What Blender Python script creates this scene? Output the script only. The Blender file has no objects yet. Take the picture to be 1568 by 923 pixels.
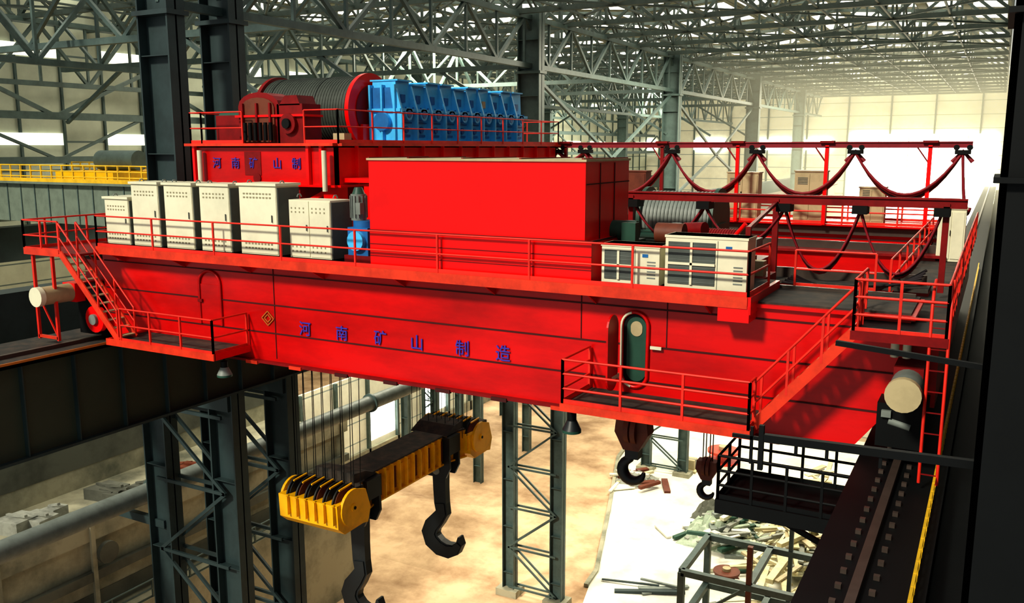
import bpy, math, random, bmesh
from mathutils import Vector, Matrix
random.seed(4)
H = 38.0   # eye level above shop floor

# ------------------------------------------------------------------ materials
def mat(name, col, rough=0.5, metal=0.0, var=0.25, scale=1.5, dirt=None, bump=0.0, emit=0.0, spec=0.4, stretch=None, ramp=(0.32,0.58)):
    m = bpy.data.materials.new(name); m.use_nodes = True
    nt = m.node_tree; b = nt.nodes["Principled BSDF"]
    b.inputs["Roughness"].default_value = rough
    b.inputs["Metallic"].default_value = metal
    b.inputs["Specular IOR Level"].default_value = spec
    tc = nt.nodes.new("ShaderNodeTexCoord")
    n = nt.nodes.new("ShaderNodeTexNoise"); n.inputs["Scale"].default_value = scale
    n.inputs["Detail"].default_value = 8; n.inputs["Roughness"].default_value = 0.65
    if stretch:
        mp = nt.nodes.new("ShaderNodeMapping"); mp.inputs["Scale"].default_value = stretch
        nt.links.new(tc.outputs["Object"], mp.inputs["Vector"]); nt.links.new(mp.outputs["Vector"], n.inputs["Vector"])
    else:
        nt.links.new(tc.outputs["Object"], n.inputs["Vector"])
    r = nt.nodes.new("ShaderNodeValToRGB")
    d = dirt if dirt else tuple(c*(1-var) for c in col)
    r.color_ramp.elements[0].position = ramp[0]; r.color_ramp.elements[0].color = (*d, 1)
    r.color_ramp.elements[1].position = ramp[1]; r.color_ramp.elements[1].color = (*col, 1)
    nt.links.new(n.outputs["Fac"], r.inputs["Fac"])
    nt.links.new(r.outputs["Color"], b.inputs["Base Color"])
    if bump:
        bp = nt.nodes.new("ShaderNodeBump"); bp.inputs["Strength"].default_value = bump
        nt.links.new(n.outputs["Fac"], bp.inputs["Height"]); nt.links.new(bp.outputs["Normal"], b.inputs["Normal"])
    if emit:
        b.inputs["Emission Color"].default_value = (*col, 1); b.inputs["Emission Strength"].default_value = emit
    return m

def siding(name, col, line, period=1.6, axis='Z', width=0.07):
    m = mat(name, col, 0.6, 0, 0.2, 0.3)
    nt = m.node_tree; b = nt.nodes["Principled BSDF"]
    tc = nt.nodes.new("ShaderNodeTexCoord"); s = nt.nodes.new("ShaderNodeSeparateXYZ")
    nt.links.new(tc.outputs["Object"], s.inputs[0])
    a = nt.nodes.new("ShaderNodeMath"); a.operation = 'DIVIDE'; a.inputs[1].default_value = period
    nt.links.new(s.outputs[axis], a.inputs[0])
    f = nt.nodes.new("ShaderNodeMath"); f.operation = 'FRACT'; nt.links.new(a.outputs[0], f.inputs[0])
    l = nt.nodes.new("ShaderNodeMath"); l.operation = 'LESS_THAN'; l.inputs[1].default_value = width
    nt.links.new(f.outputs[0], l.inputs[0])
    mx = nt.nodes.new("ShaderNodeMixRGB"); mx.inputs[2].default_value = (*line, 1)
    src = b.inputs["Base Color"].links[0].from_socket
    nt.links.new(src, mx.inputs[1]); nt.links.new(l.outputs[0], mx.inputs[0])
    nt.links.new(mx.outputs[0], b.inputs["Base Color"])
    return m

RED   = mat("red_paint", (0.84, 0.002, 0.002), 0.28, var=0.2, scale=0.5, spec=0.4)
REDG  = mat("red_girder_paint", (0.66, 0.002, 0.002), 0.30, var=0.5, scale=0.5, spec=0.4, stretch=(0.35,1,1.2))
REDD  = mat("dark_red_paint", (0.22, 0.004, 0.005), 0.5, var=0.4, spec=0.25)
SEAM  = mat("seam_dark", (0.06, 0.002, 0.002), 0.7)
ORNG  = mat("orange_red_edge", (0.72, 0.040, 0.010), 0.5, var=0.35)
RAIL  = mat("rail_paint", (0.74, 0.026, 0.012), 0.45)
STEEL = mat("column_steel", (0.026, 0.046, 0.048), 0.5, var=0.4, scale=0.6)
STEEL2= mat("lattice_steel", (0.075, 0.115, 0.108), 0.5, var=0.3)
TRUSS = mat("truss_steel", (0.060, 0.085, 0.076), 0.55, var=0.3)
BLACK = mat("black_steel", (0.003, 0.004, 0.0045), 0.6, spec=0.2)
DECK  = mat("deck_dirty", (0.028, 0.028, 0.026), 0.8, dirt=(0.075, 0.055, 0.04), scale=2)
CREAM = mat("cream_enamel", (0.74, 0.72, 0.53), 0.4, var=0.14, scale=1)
CREAM2= mat("cream_tan", (0.46, 0.38, 0.22), 0.5, var=0.2)  # darker, browner cream
GRILL_SHADE = mat("grille_and_side_shade", (0.08, 0.095, 0.085), 0.6)
LOUV  = mat("louvre_slots", (0.30, 0.27, 0.17), 0.6)
BLUE  = mat("gearbox_blue", (0.075, 0.50, 0.90), 0.38, var=0.2, scale=2)
BLUED = mat("gearbox_blue_dark", (0.012, 0.15, 0.42), 0.5)
BTEXT = mat("lettering_blue", (0.05, 0.04, 0.42), 0.5)
GOLD  = mat("emblem_gold", (0.45, 0.14, 0.02), 0.5)
DRUM  = mat("drum_grey", (0.045, 0.055, 0.045), 0.6, var=0.3, scale=2)
YEL   = mat("yellow_paint", (0.92, 0.47, 0.003), 0.36, var=0.3, scale=1)
YELR  = mat("yellow_rail", (0.75, 0.45, 0.015), 0.5)
HOOK  = mat("hook_steel", (0.012, 0.016, 0.018), 0.45, var=0.3)
RUST  = mat("rust_block", (0.15, 0.035, 0.014), 0.6, var=0.4)
GREEN = mat("motor_green", (0.02, 0.075, 0.05), 0.5, var=0.3)
GREY  = mat("motor_grey", (0.20, 0.23, 0.21), 0.5, var=0.3)
CABLE = mat("rubber_cable", (0.012, 0.006, 0.009), 0.7)
CABR  = mat("festoon_red", (0.24, 0.008, 0.018), 0.55)
DIRT  = mat("dirt_ground", (0.64, 0.44, 0.27), 0.95, dirt=(0.27, 0.16, 0.085), scale=0.16, bump=0.8, ramp=(0.33,0.60))
CONC  = mat("concrete_slab", (0.80, 0.79, 0.70), 0.85, dirt=(0.54, 0.51, 0.43), scale=0.2)
CONC2 = mat("concrete_wall", (0.38, 0.36, 0.26), 0.85, dirt=(0.13, 0.135, 0.10), scale=0.25)
CONCD = mat("concrete_dark", (0.12, 0.125, 0.10), 0.85, var=0.5, scale=0.3)
WOOD  = mat("timber_offcuts", (0.74, 0.66, 0.40), 0.8, var=0.4, scale=0.8)
WOOD2 = mat("debris_grey", (0.30, 0.31, 0.27), 0.8, var=0.4)
SHEET = mat("debris_sheeting", (0.42, 0.50, 0.38), 0.6, var=0.5, scale=1.2)
SIDE  = siding("wall_siding", (0.54, 0.57, 0.45), (0.13, 0.17, 0.16), 2.4, 'Z', 0.07)
SIDE2 = siding("wall_cladding_white", (0.80, 0.81, 0.68), (0.30, 0.36, 0.34), 2.6, 'Z', 0.06)
ROOF  = siding("roof_sheet", (0.32, 0.34, 0.27), (0.10, 0.12, 0.11), 1.0, 'X', 0.15)
GIRD  = siding("runway_plate", (0.040, 0.050, 0.032), (0.010, 0.014, 0.010), 4.0, 'Y', 0.02)
GIR2  = mat("neighbour_crane_grey", (0.15, 0.19, 0.15), 0.6)
SKYL  = mat("skylight_sheet", (1.0, 0.97, 0.82), 0.6, emit=3.4)
WIN   = mat("window_daylight", (1.0, 1.0, 0.90), 0.6, emit=5.5)
WIN2  = mat("window_soft_daylight", (1.0, 1.0, 0.84), 0.6, emit=0.95)
RAILS = mat("rail_steel", (0.08, 0.06, 0.05), 0.4, 0.3)

# ------------------------------------------------------------------ mesh builder
class B:
    def __init__(s): s.v=[]; s.f=[]; s.m=[]; s.sm=[]; s.mats=[]
    def mi(s, m):
        if m not in s.mats: s.mats.append(m)
        return s.mats.index(m)
    def add(s, vs, fs, m, smooth=False):
        o=len(s.v); s.v += [(v[0], v[1], v[2]+H) for v in vs]; k=s.mi(m)
        for f in fs: s.f.append(tuple(i+o for i in f)); s.m.append(k); s.sm.append(smooth)
    def box(s, x0,x1,y0,y1,z0,z1,m):
        vs=[(x,y,z) for x in (x0,x1) for y in (y0,y1) for z in (z0,z1)]
        s.add(vs,[(0,1,3,2),(4,6,7,5),(0,4,5,1),(2,3,7,6),(0,2,6,4),(1,5,7,3)],m)
    def frame(s,p,q):
        d=(Vector(q)-Vector(p)).normalized()
        up=Vector((0,0,1)) if abs(d.z)<0.95 else Vector((0,1,0))
        a=d.cross(up).normalized(); b=a.cross(d).normalized()
        return a,b
    def beam(s,p,q,w,h,m):
        p=Vector(p);q=Vector(q);a,b=s.frame(p,q); vs=[]
        for c in (p,q):
            for i,j in ((-1,-1),(1,-1),(1,1),(-1,1)): vs.append(c+a*(w/2*i)+b*(h/2*j))
        s.add(vs,[(0,3,2,1),(4,5,6,7),(0,1,5,4),(1,2,6,5),(2,3,7,6),(3,0,4,7)],m)
    def ibeam(s,p,q,w,h,m,t=0.05):
        p=Vector(p);q=Vector(q);a,b=s.frame(p,q)
        s.beam(p+b*h/2,q+b*h/2,w,t,m); s.beam(p-b*h/2,q-b*h/2,w,t,m); s.beam(p,q,t,h,m)
    def cyl(s,p,q,r,m,seg=16,r2=None,m2=None):
        p=Vector(p);q=Vector(q);a,b=s.frame(p,q); r2=r if r2 is None else r2; vs=[]
        for c,rr in ((p,r),(q,r2)):
            for i in range(seg):
                t=2*math.pi*i/seg; vs.append(c+a*(rr*math.cos(t))+b*(rr*math.sin(t)))
        s.add(vs,[(i,(i+1)%seg,seg+(i+1)%seg,seg+i) for i in range(seg)],m,True)
        s.add(vs[:seg],[tuple(range(seg))],m2 or m); s.add(vs[seg:],[tuple(range(seg))],m2 or m)
    def tube(s,pts,rad,m,seg=8):
        pts=[Vector(p) for p in pts]; n=len(pts)
        if not hasattr(rad,'__len__'): rad=[rad]*n
        vs=[]; ref=None
        for i in range(n):
            d=(pts[min(i+1,n-1)]-pts[max(i-1,0)]).normalized()
            if ref is None: ref=d.orthogonal().normalized()
            a=(ref-d*ref.dot(d)).normalized(); ref=a; b=d.cross(a)
            for k in range(seg):
                t=2*math.pi*k/seg; vs.append(pts[i]+a*(rad[i]*math.cos(t))+b*(rad[i]*math.sin(t)))
        fs=[(i*seg+k,i*seg+(k+1)%seg,(i+1)*seg+(k+1)%seg,(i+1)*seg+k) for i in range(n-1) for k in range(seg)]
        s.add(vs,fs,m,True); s.add(vs[:seg],[tuple(range(seg))],m); s.add(vs[-seg:],[tuple(range(seg))],m)
    def prism(s,poly,axis,a0,a1,m,mtop=None):
        def P(u,w,t): return {'X':(t,u,w),'Y':(u,t,w),'Z':(u,w,t)}[axis]
        n=len(poly); vs=[P(u,w,a0) for u,w in poly]+[P(u,w,a1) for u,w in poly]
        s.add(vs,[(i,(i+1)%n,n+(i+1)%n,n+i) for i in range(n)],m)
        s.add(vs[:n],[tuple(range(n))],m); s.add(vs[n:],[tuple(range(n))],mtop or m)
    def ribbon(s,pts,hw,y0,y1,m):
        n=len(pts); L=[];R=[]
        for i in range(n):
            p0=pts[max(i-1,0)];p1=pts[min(i+1,n-1)]; dx,dz=p1[0]-p0[0],p1[1]-p0[1]; l=math.hypot(dx,dz)
            nx,nz=-dz/l,dx/l
            L.append((pts[i][0]+nx*hw[i],pts[i][1]+nz*hw[i])); R.append((pts[i][0]-nx*hw[i],pts[i][1]-nz*hw[i]))
        vs=[(x,y0,z) for x,z in L]+[(x,y0,z) for x,z in R]+[(x,y1,z) for x,z in L]+[(x,y1,z) for x,z in R]
        fs=[]
        for i in range(n-1):
            fs += [(i,i+1,n+i+1,n+i),(2*n+i,3*n+i,3*n+i+1,2*n+i+1),(i,2*n+i,2*n+i+1,i+1),(n+i,n+i+1,3*n+i+1,3*n+i)]
        fs += [(0,n,3*n,2*n),(n-1,3*n-1,4*n-1,2*n-1)]
        s.add(vs,fs,m)
    def rail(s,pts,h=1.1,sp=1.9,r=0.033,m=None,mid=(0.5,),toe=True):
        m=m or RAIL
        for p,q in zip(pts[:-1],pts[1:]):
            p=Vector(p);q=Vector(q);L=(q-p).length; n=max(1,round(L/sp))
            for i in range(n+1):
                c=p.lerp(q,i/n); s.beam(c,c+Vector((0,0,h)),r*1.8,r*1.8,m)
            for f in (1.0,)+tuple(mid):
                z=Vector((0,0,h*f)); s.cyl(p+z,q+z,r,m,6)
            if toe:
                z=Vector((0,0,0.07)); s.beam(p+z,q+z,0.02,0.12,m)
    def done(s,name,parent=None):
        me=bpy.data.meshes.new(name); me.from_pydata([tuple(v) for v in s.v],[],s.f)
        for m in s.mats: me.materials.append(m)
        me.polygons.foreach_set("material_index",s.m); me.polygons.foreach_set("use_smooth",s.sm)
        me.update()
        bm=bmesh.new(); bm.from_mesh(me); bmesh.ops.recalc_face_normals(bm,faces=bm.faces); bm.to_mesh(me); bm.free()
        o=bpy.data.objects.new(name,me); bpy.context.collection.objects.link(o)
        if parent: o.parent=parent
        return o

def empty(name):
    e=bpy.data.objects.new(name,None); bpy.context.collection.objects.link(e); return e

def lettering(name, chars, xs, y, z, size, m, parent, off=0.0):
    for i,(c,x) in enumerate(zip(chars,xs)):
        cu=bpy.data.curves.new("glyph",'FONT'); cu.body=c; cu.size=size; cu.extrude=0.012; cu.align_x='CENTER'; cu.offset=off
        o=bpy.data.objects.new("glyph",cu); bpy.context.collection.objects.link(o)
        bpy.context.view_layer.update()
        dg=bpy.context.evaluated_depsgraph_get()
        me=bpy.data.meshes.new_from_object(o.evaluated_get(dg))
        bpy.data.objects.remove(o)
        me.materials.clear(); me.materials.append(m)
        ob=bpy.data.objects.new(f"{name}_{i+1}",me); bpy.context.collection.objects.link(ob)
        ob.rotation_euler=(math.pi/2,0,0); ob.location=(x,y,z-size*0.4+H); ob.parent=parent

# ------------------------------------------------------------------ bridge crane
crane=empty("overhead_bridge_crane")
def girder(b,y0,y1,zt,zb,mt):
    prof=[(-29.0,zt),(-1.5,zt),(-1.5,zb+1.6),(-1.75,zb+1.1),(-2.5,zb+0.1),(-2.8,zb),(-28.6,zb),(-29.0,zb+0.5)]
    b.prism(prof,'Y',y0,y1,mt)
b=B()
girder(b,21.6,24.0,-3.75,-7.0,REDG)
b.box(-29.0,-1.4,21.45,24.15,-3.81,-3.73,REDG)
b.box(-28.6,-2.8,21.42,24.15,-7.08,-7.0,REDD)
for z in (-4.1,-5.1,-6.05):
    b.box(-28.9,-1.75 if z>-5.5 else -2.0,21.575,21.61,z-0.02,z+0.02,SEAM)
for x in (-20.6,-9.6,-7.2): b.box(x-0.012,x+0.012,21.58,21.61,-5.1 if x>-10 else -6.9,-3.8,SEAM)
x=-27.5
while x<-3:
    b.box(x,x+0.5,21.38,21.5,-7.13,-7.02,ORNG if random.random()<0.4 else SEAM); x+=1.9
arch=[]
for i in range(13):
    t=math.pi*i/12; arch.append((-23.5-0.5*math.cos(t),21.56,-4.6+0.45*math.sin(t)))
arch=[(-24.0,21.56,-6.0)]+arch+[(-23.0,21.56,-6.0)]
b.tube(arch,0.05,REDG,6)
b.box(-23.95,-23.05,21.57,21.6,-6.0,-4.62,REDG)
b.box(-24.05,-23.85,21.5,21.58,-5.25,-5.15,REDD)
b.done("front_girder",crane)
b=B()
def oval(cx,cz,w,h,n=28):
    pts=[]; r=w
    for i in range(n):
        t=2*math.pi*i/n; x=r*math.cos(t); z=r*math.sin(t)+(h-r if math.sin(t)>=0 else -(h-r)); pts.append((cx+x,cz+z))
    return pts
o=oval(-8.05,-5.22,0.36,1.0)
b.prism(o,'Y',21.57,21.61,BLACK)
b.prism(oval(-8.0,-5.2,0.27,0.86),'Y',21.55,21.58,GREEN)
b.tube([(x,21.55,z) for x,z in o+[o[0],o[1]]],0.05,REDG,6)
b.tube([(x,21.52,z) for x,z in o[8:21]],0.035,CREAM,6)
b.prism(oval(-8.0,-4.65,0.16,0.2),'Y',21.53,21.56,CREAM2)
b.prism([(x,z) for x,z in oval(20.95,-5.22,0.36,1.0)],'X',-8.46,-8.41,REDG)
b.beam((-8.45,20.9,-5.9),(-8.45,21.4,-5.9),0.1,0.1,CREAM); b.beam((-7.6,21.5,-5.1),(-7.3,21.5,-5.1),0.05,0.08,CREAM)
b.done("access_door_oval",crane)
lettering("sign_character","河南矿山制造",(-19.3,-17.8,-16.3,-14.95,-13.35,-12.0),21.56,-5.74,0.5,BTEXT,crane,0.002)
b=B()
for k in (0.24,0.13):
    pts=[(-20.9+k*1.1,21.57,-5.56),(-20.9,21.57,-5.56+k),(-20.9-k*1.1,21.57,-5.56),(-20.9,21.57,-5.56-k),(-20.9+k*1.1,21.57,-5.56)]
    for p,q in zip(pts[:-1],pts[1:]): b.beam(p,q,0.02,0.03,GOLD)
b.done("diamond_emblem",crane)

b=B()
b.box(-28.3,-5.0,20.9,24.2,-3.62,-3.5,DECK)
b.box(-28.3,-5.0,20.82,20.92,-3.76,-3.48,ORNG)
b.box(-5.02,-4.92,20.85,24.0,-3.9,-3.48,RED)
b.box(-5.7,-4.95,20.84,21.6,-4.1,-3.7,RED)
x=-27.8
while x<-5.2:
    b.prism([(20.95,-3.75),(21.6,-3.75),(21.6,-4.1)],'X',x,x+0.05,REDG); x+=3.1
b.box(-5.0,-1.5,21.6,24.2,-3.73,-3.68,DECK)
b.done("front_walkway",crane)
b=B()
b.rail([(-28.3,23.5,-3.5),(-28.3,20.9,-3.5),(-5.0,20.9,-3.5),(-5.0,23.0,-3.5)],1.1,2.9,0.03)
b.done("front_walkway_railing",crane)

def stair(b,x0,z0,x1,z1,y0,y1,n):
    for y in (y0,y1): b.beam((x0,y,z0),(x1,y,z1),0.05,0.24,ORNG)
    for i in range(n):
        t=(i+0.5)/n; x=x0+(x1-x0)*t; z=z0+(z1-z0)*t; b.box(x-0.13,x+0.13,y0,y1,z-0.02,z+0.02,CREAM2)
    for y in (y0,y1):
        b.cyl((x0,y,z0+1.05),(x1,y,z1+1.05),0.035,RAIL,6); b.cyl((x0,y,z0+0.55),(x1,y,z1+0.55),0.028,RAIL,6)
        for i in range(4):
            t=i/3; x=x0+(x1-x0)*t; z=z0+(z1-z0)*t; b.beam((x,y,z),(x,y,z+1.05),0.055,0.055,RAIL)
b=B()
b.box(-26.9,-21.8,20.0,21.6,-6.68,-6.6,DECK)
b.box(-26.95,-21.75,19.95,20.03,-6.78,-6.55,ORNG); b.box(-21.83,-21.75,20,21.6,-6.78,-6.55,RED); b.box(-26.95,-26.87,20,21.6,-6.78,-6.55,RED)
b.rail([(-26.2,20.0,-6.6),(-21.8,20.0,-6.6),(-21.8,21.5,-6.6)],1.15,1.5)
stair(b,-29.2,-3.7,-26.4,-6.6,20.05,20.75,11)
b.box(-31.3,-28.3,20.1,23.6,-3.78,-3.7,REDD); b.box(-31.3,-29.3,20.05,20.13,-3.85,-3.6,ORNG)
b.rail([(-29.3,20.1,-3.7),(-31.3,20.1,-3.7),(-31.3,23.6,-3.7),(-28.4,23.6,-3.7)],1.1,1.0)
for x in (-31.0,-29.9): b.beam((x,20.2,-3.7),(x,20.2,-7.0),0.1,0.1,RAIL)
b.beam((-31.0,20.2,-5.2),(-29.9,20.2,-5.2),0.07,0.07,RAIL); b.beam((-31.0,20.2,-6.9),(-29.9,20.2,-6.9),0.1,0.1,ORNG)
b.beam((-31.0,20.2,-5.2),(-29.9,20.2,-6.9),0.05,0.05,RAIL)
b.done("left_platform_and_stair",crane)

b=B()
b.box(-9.3,-4.6,19.8,21.6,-6.48,-6.4,DECK)
b.box(-9.35,-4.55,19.74,19.82,-6.58,-6.38,ORNG); b.box(-9.35,-9.27,19.8,21.6,-6.6,-6.36,ORNG); b.box(-4.63,-4.55,19.8,21.6,-6.6,-6.36,ORNG)
b.rail([(-9.3,21.5,-6.4),(-9.3,19.8,-6.4),(-4.6,19.8,-6.4),(-4.6,20.3,-6.4)],1.15,1.5,mid=(0.35,0.68))
stair(b,-4.6,-6.4,-2.45,-3.9,20.25,20.95,10)
b.box(-2.5,-0.7,19.9,21.8,-3.98,-3.9,BLACK); b.box(-2.55,-0.65,19.85,19.93,-4.05,-3.85,REDD)
b.rail([(-2.5,21.8,-3.9),(-2.5,19.9,-3.9)],1.15,1.0); b.rail([(-2.5,19.9,-3.9),(-0.7,19.9,-3.9),(-0.7,24,-3.9)],1.15,0.9,mid=(0.35,0.68))
for x in (-1.0,-0.65):
    b.tube([(x,19.9,-7.0),(x,19.9,-3.2),(x,20.1,-2.85),(x,20.6,-2.75)],0.035,RAIL,6)
for i in range(9): b.beam((-1.0,19.9,-6.8+i*0.45),(-0.65,19.9,-6.8+i*0.45),0.025,0.025,REDD)
for x in (-1.75,-1.5): b.cyl((x,21.1,-4.6),(x,21.1,-3.95),0.09,CREAM,12)
b.done("right_platform_and_stair",crane)

for side,(x0,x1) in (("right",(-2.3,-0.9)),("left",(-30.6,-28.9))):
    b=B()
    b.box(x0,x1,22.0,45.5,-5.9,-4.2,REDG)
    b.box(x0-0.1,x1+0.1,22.0,45.5,-4.2,-4.12,DECK)
    for y in (22.8,24.8,27.2,29.2,36.0,38.0,42.0,44.2):
        b.cyl((x0+0.45,y,-6.55),(x0+0.95,y,-6.55),0.5,REDD,20,m2=RED); b.cyl((x0+0.3,y,-6.55),(x0+1.1,y,-6.55),0.16,GREY,12)
        b.box(x0+0.2,x0+0.4,y-0.6,y+0.6,-6.7,-5.8,RED)
    if side=="left":
        cx,cz,r=-30.1,-5.3,0.34; b.box(cx-0.35,cx+0.35,20.9,22.0,cz-0.35,cz+0.35,RED)
        b.cyl((cx,20.9,cz),(cx,19.75,cz),r,CREAM2,20); b.cyl((cx,19.75,cz),(cx,19.55,cz),r+0.02,CREAM,20)
        b.box(-30.2,-29.0,21.3,22.0,-6.9,-5.0,BLACK); b.cyl((-29.2,21.2,-6.3),(-29.2,21.4,-6.3),0.5,RED,20); b.cyl((-29.2,21.1,-6.3),(-29.2,21.2,-6.3),0.2,GREY,14)
    else:
        cx,cz,r=-1.4,-5.06,0.33; b.box(cx-0.3,cx+0.3,20.6,22.0,cz-0.35,cz+0.35,REDD)
        b.cyl((cx,20.6,cz),(cx,19.7,cz),r,GREY,20); b.cyl((cx,19.7,cz),(cx,19.5,cz),r+0.03,CREAM2,20)
        b.box(-2.0,-1.0,20.8,22.0,-6.6,-5.6,BLACK); b.cyl((-1.75,20.85,-6.0),(-1.3,20.85,-6.1),0.09,GREY,12); b.box(-1.9,-1.7,20.7,20.9,-5.9,-5.75,GREY)
    b.done(f"{side}_end_carriage",crane)
b=B()
b.rail([(-0.75,24,-4.1),(-0.75,45.5,-4.1)],1.2,1.8,mid=(0.5,))
b.rail([(-2.4,26,-4.1),(-2.4,43,-4.1)],1.1,2.4)
b.rail([(-30.8,24,-4.1),(-30.8,45.5,-4.1)],1.2,2.0)
b.done("end_walkway_railing",crane)
b=B()
b.box(-29,-1.5,27.2,28.4,-6.4,-4.0,REDG); b.box(-29,-1.5,27.0,28.6,-4.0,-3.9,DECK)
b.box(-29,-1.5,36.0,37.2,-6.4,-4.0,REDG); b.box(-29,-1.5,35.8,37.4,-4.0,-3.9,REDD)
girder(b,43.0,45.5,-3.5,-7.0,REDG)
b.box(-29,-1.4,42.4,45.7,-3.5,-3.42,REDG)
for z in (-4.1,-4.9,-5.8): b.box(-28.9,-1.75,42.97,43.02,z-0.03,z+0.03,SEAM)
b.rail([(-20,42.5,-3.42),(-1.5,42.5,-3.42)],1.1,2.4,0.04); b.rail([(-28,45.6,-3.42),(-1.5,45.6,-3.42)],1.1,2.4,0.04)
b.rail([(-4.6,24.3,-3.68),(-2.6,24.3,-3.68)],1.0,2.0,0.03)
for y in (24.05,27.8,36.6,42.8): b.box(-28.9,-1.6,y-0.05,y+0.05,-3.9 if y<43 else -3.42,-3.6 if y<43 else -3.3,RAILS)
b.done("rear_and_inner_girders",crane)

# festoon
fest=empty("festoon_cable_system")
b=B()
b.ibeam((-20.6,42.3,0.12),(-1.1,42.3,0.12),0.16,0.22,CABR,0.05)
for x in (-19.8,-14.6,-10.9,-6.9,-2.7):
    b.beam((x,42.3,0.1),(x,42.3,-3.45),0.16,0.16,REDD if x<-12 else RED); b.beam((x-0.5,42.3,0.0),(x,42.3,-0.7),0.06,0.06,REDD); b.box(x-0.3,x+0.3,42.1,42.5,0.2,0.3,REDD)
b.ibeam((-10.6,27.0,-1.5),(-0.7,27.0,-1.5),0.16,0.22,REDD,0.05)
for x in (-10.3,-5.75,-1.2): b.beam((x,27.0,-1.5),(x,27.0,-3.95),0.16,0.16,REDD)
b.beam((-5.3,21.9,-1.9),(-5.3,21.9,-3.7),0.12,0.12,REDD); b.beam((-5.3,21.9,-1.95),(-5.75,27.0,-1.6),0.09,0.09,REDD)
b.done("track_beams",fest)
def catenary(p,q,sag,n=14):
    p=Vector(p);q=Vector(q); return [p.lerp(q,i/n)-Vector((0,0,sag*4*(i/n)*(1-i/n))) for i in range(n+1)]
b=B()
xs=(-20.2,-18.7,-14.1,-10.0,-5.7,-1.45,-1.0)
for i in range(6):
    sag=(0.9,2.0,1.85,1.85,1.8,1.4)[i]
    for k in range(4):
        d=k*0.09
        b.tube(catenary((xs[i],42.1+d,-0.2),(xs[i+1],42.1+d,-0.2 if i<5 else -2.5),sag+0.09*k-(0.5 if i in(0,5) else 0)),0.06,CABLE if k==2 else CABR,6)
for x in xs[:-1]:
    b.box(x-0.3,x+0.3,42.0,42.6,-0.28,-0.1,BLACK); b.cyl((x-0.25,42.2,0.0),(x-0.25,42.4,0.0),0.12,BLACK,10); b.cyl((x+0.25,42.2,0.0),(x+0.25,42.4,0.0),0.12,BLACK,10)
    b.tube([(x-0.4,42.3,-0.6),(x,42.3,-0.15),(x+0.4,42.3,-0.6)],0.09,CABR,6)
xs2=(-10.2,-7.9,-5.5,-3.4,-1.3)
for i in range(4):
    for k in range(3):
        b.tube(catenary((xs2[i],26.9+0.1*k,-1.75),(xs2[i+1],26.9+0.1*k,-1.75),(1.0,1.1,1.75,1.75)[i]+0.07*k),0.035,CABLE if k==1 else CABR,6)
for x in xs2: b.box(x-0.2,x+0.2,26.7,27.3,-1.85,-1.62,BLACK)
for i in range(5):
    b.tube(catenary((-5.0,24.6+i*0.4,-3.6),(-1.6,25+i*0.6,-3.4),0.15+0.1*i),0.04,CABLE,6)
b.done("hanging_cables",fest)

# cabinets
def cabinet(x0,x1,h,nd=1,top=True,m=None):
    m=m or CREAM
    b=B(); y0,y1=21.25,22.3; z=-3.5
    b.box(x0,x1,y0+0.02,y1,z+0.1,z+h,m); b.box(x0+0.03,x1-0.03,y0+0.06,y1-0.05,z,z+0.1,BLACK)
    b.box(x1,x1+0.03,y0+0.05,y1-0.02,z+0.1,z+h-0.06,GRILL_SHADE)  # dark sheet paints shade onto the cabinet's right side
    if top: b.box(x0-0.05,x1+0.05,y0-0.06,y1+0.05,z+h,z+h+0.08,m)
    w=(x1-x0)/nd
    for i in range(nd):
        a=x0+i*w
        b.box(a+0.02,a+w-0.02,y0,y0+0.03,z+0.14,z+h-0.04,m)
        nl=max(4,int(w/0.17))
        for k in range(nl):
            xx=a+w*0.12+k*w*0.78/nl
            for zz in (z+0.28,z+0.42,z+h-0.28,z+h-0.40): b.box(xx,xx+w*0.05,y0-0.01,y0,zz,zz+0.05,LOUV)
        b.beam((a+w*0.88,y0-0.03,z+h*0.5),(a+w*0.88,y0-0.03,z+h*0.6),0.025,0.025,GRILL_SHADE)
    for xx in (x0+0.1,x1-0.1): b.tube([(xx,y0+0.3,z+h+0.07),(xx,y0+0.35,z+h+0.15),(xx,y0+0.45,z+h+0.15),(xx,y0+0.5,z+h+0.07)],0.02,GREY,6)
    return b.done("electrical_cabinet")
cabinet(-28.2,-26.95,1.7)
cabinet(-26.75,-25.4,2.25); cabinet(-25.1,-23.75,2.25); cabinet(-23.4,-22.05,2.25); cabinet(-21.6,-20.0,2.3); cabinet(-19.5,-17.85,1.9,2,False)

# red electrical room
b=B()
b.box(-16.2,-9.3,21.07,24.1,-2.4,-0.34,RED); b.box(-16.2,-9.1,21.05,24.1,-3.5,-2.4,RED)
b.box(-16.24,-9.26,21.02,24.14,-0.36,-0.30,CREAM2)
for x in (-16.2,-14.8,-13.0,-11.2,-9.4): b.box(x,x+0.06,21.03,24.13,-0.3,-0.27,REDD)
b.box(-16.22,-9.08,21.03,21.06,-2.42,-2.37,SEAM); b.box(-9.11,-9.08,21.1,24.1,-2.42,-2.37,SEAM)
for y in (22.0,23.0): b.box(-9.31,-9.28,y,y+0.03,-2.4,-0.4,SEAM)
for z in (-2.8,-3.15): b.box(-16.2,-9.1,21.035,21.055,z,z+0.025,REDD)
b.box(-9.3,-9.28,21.1,24.1,-0.95,-0.92,SEAM)
b.done("electrical_room")

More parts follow.
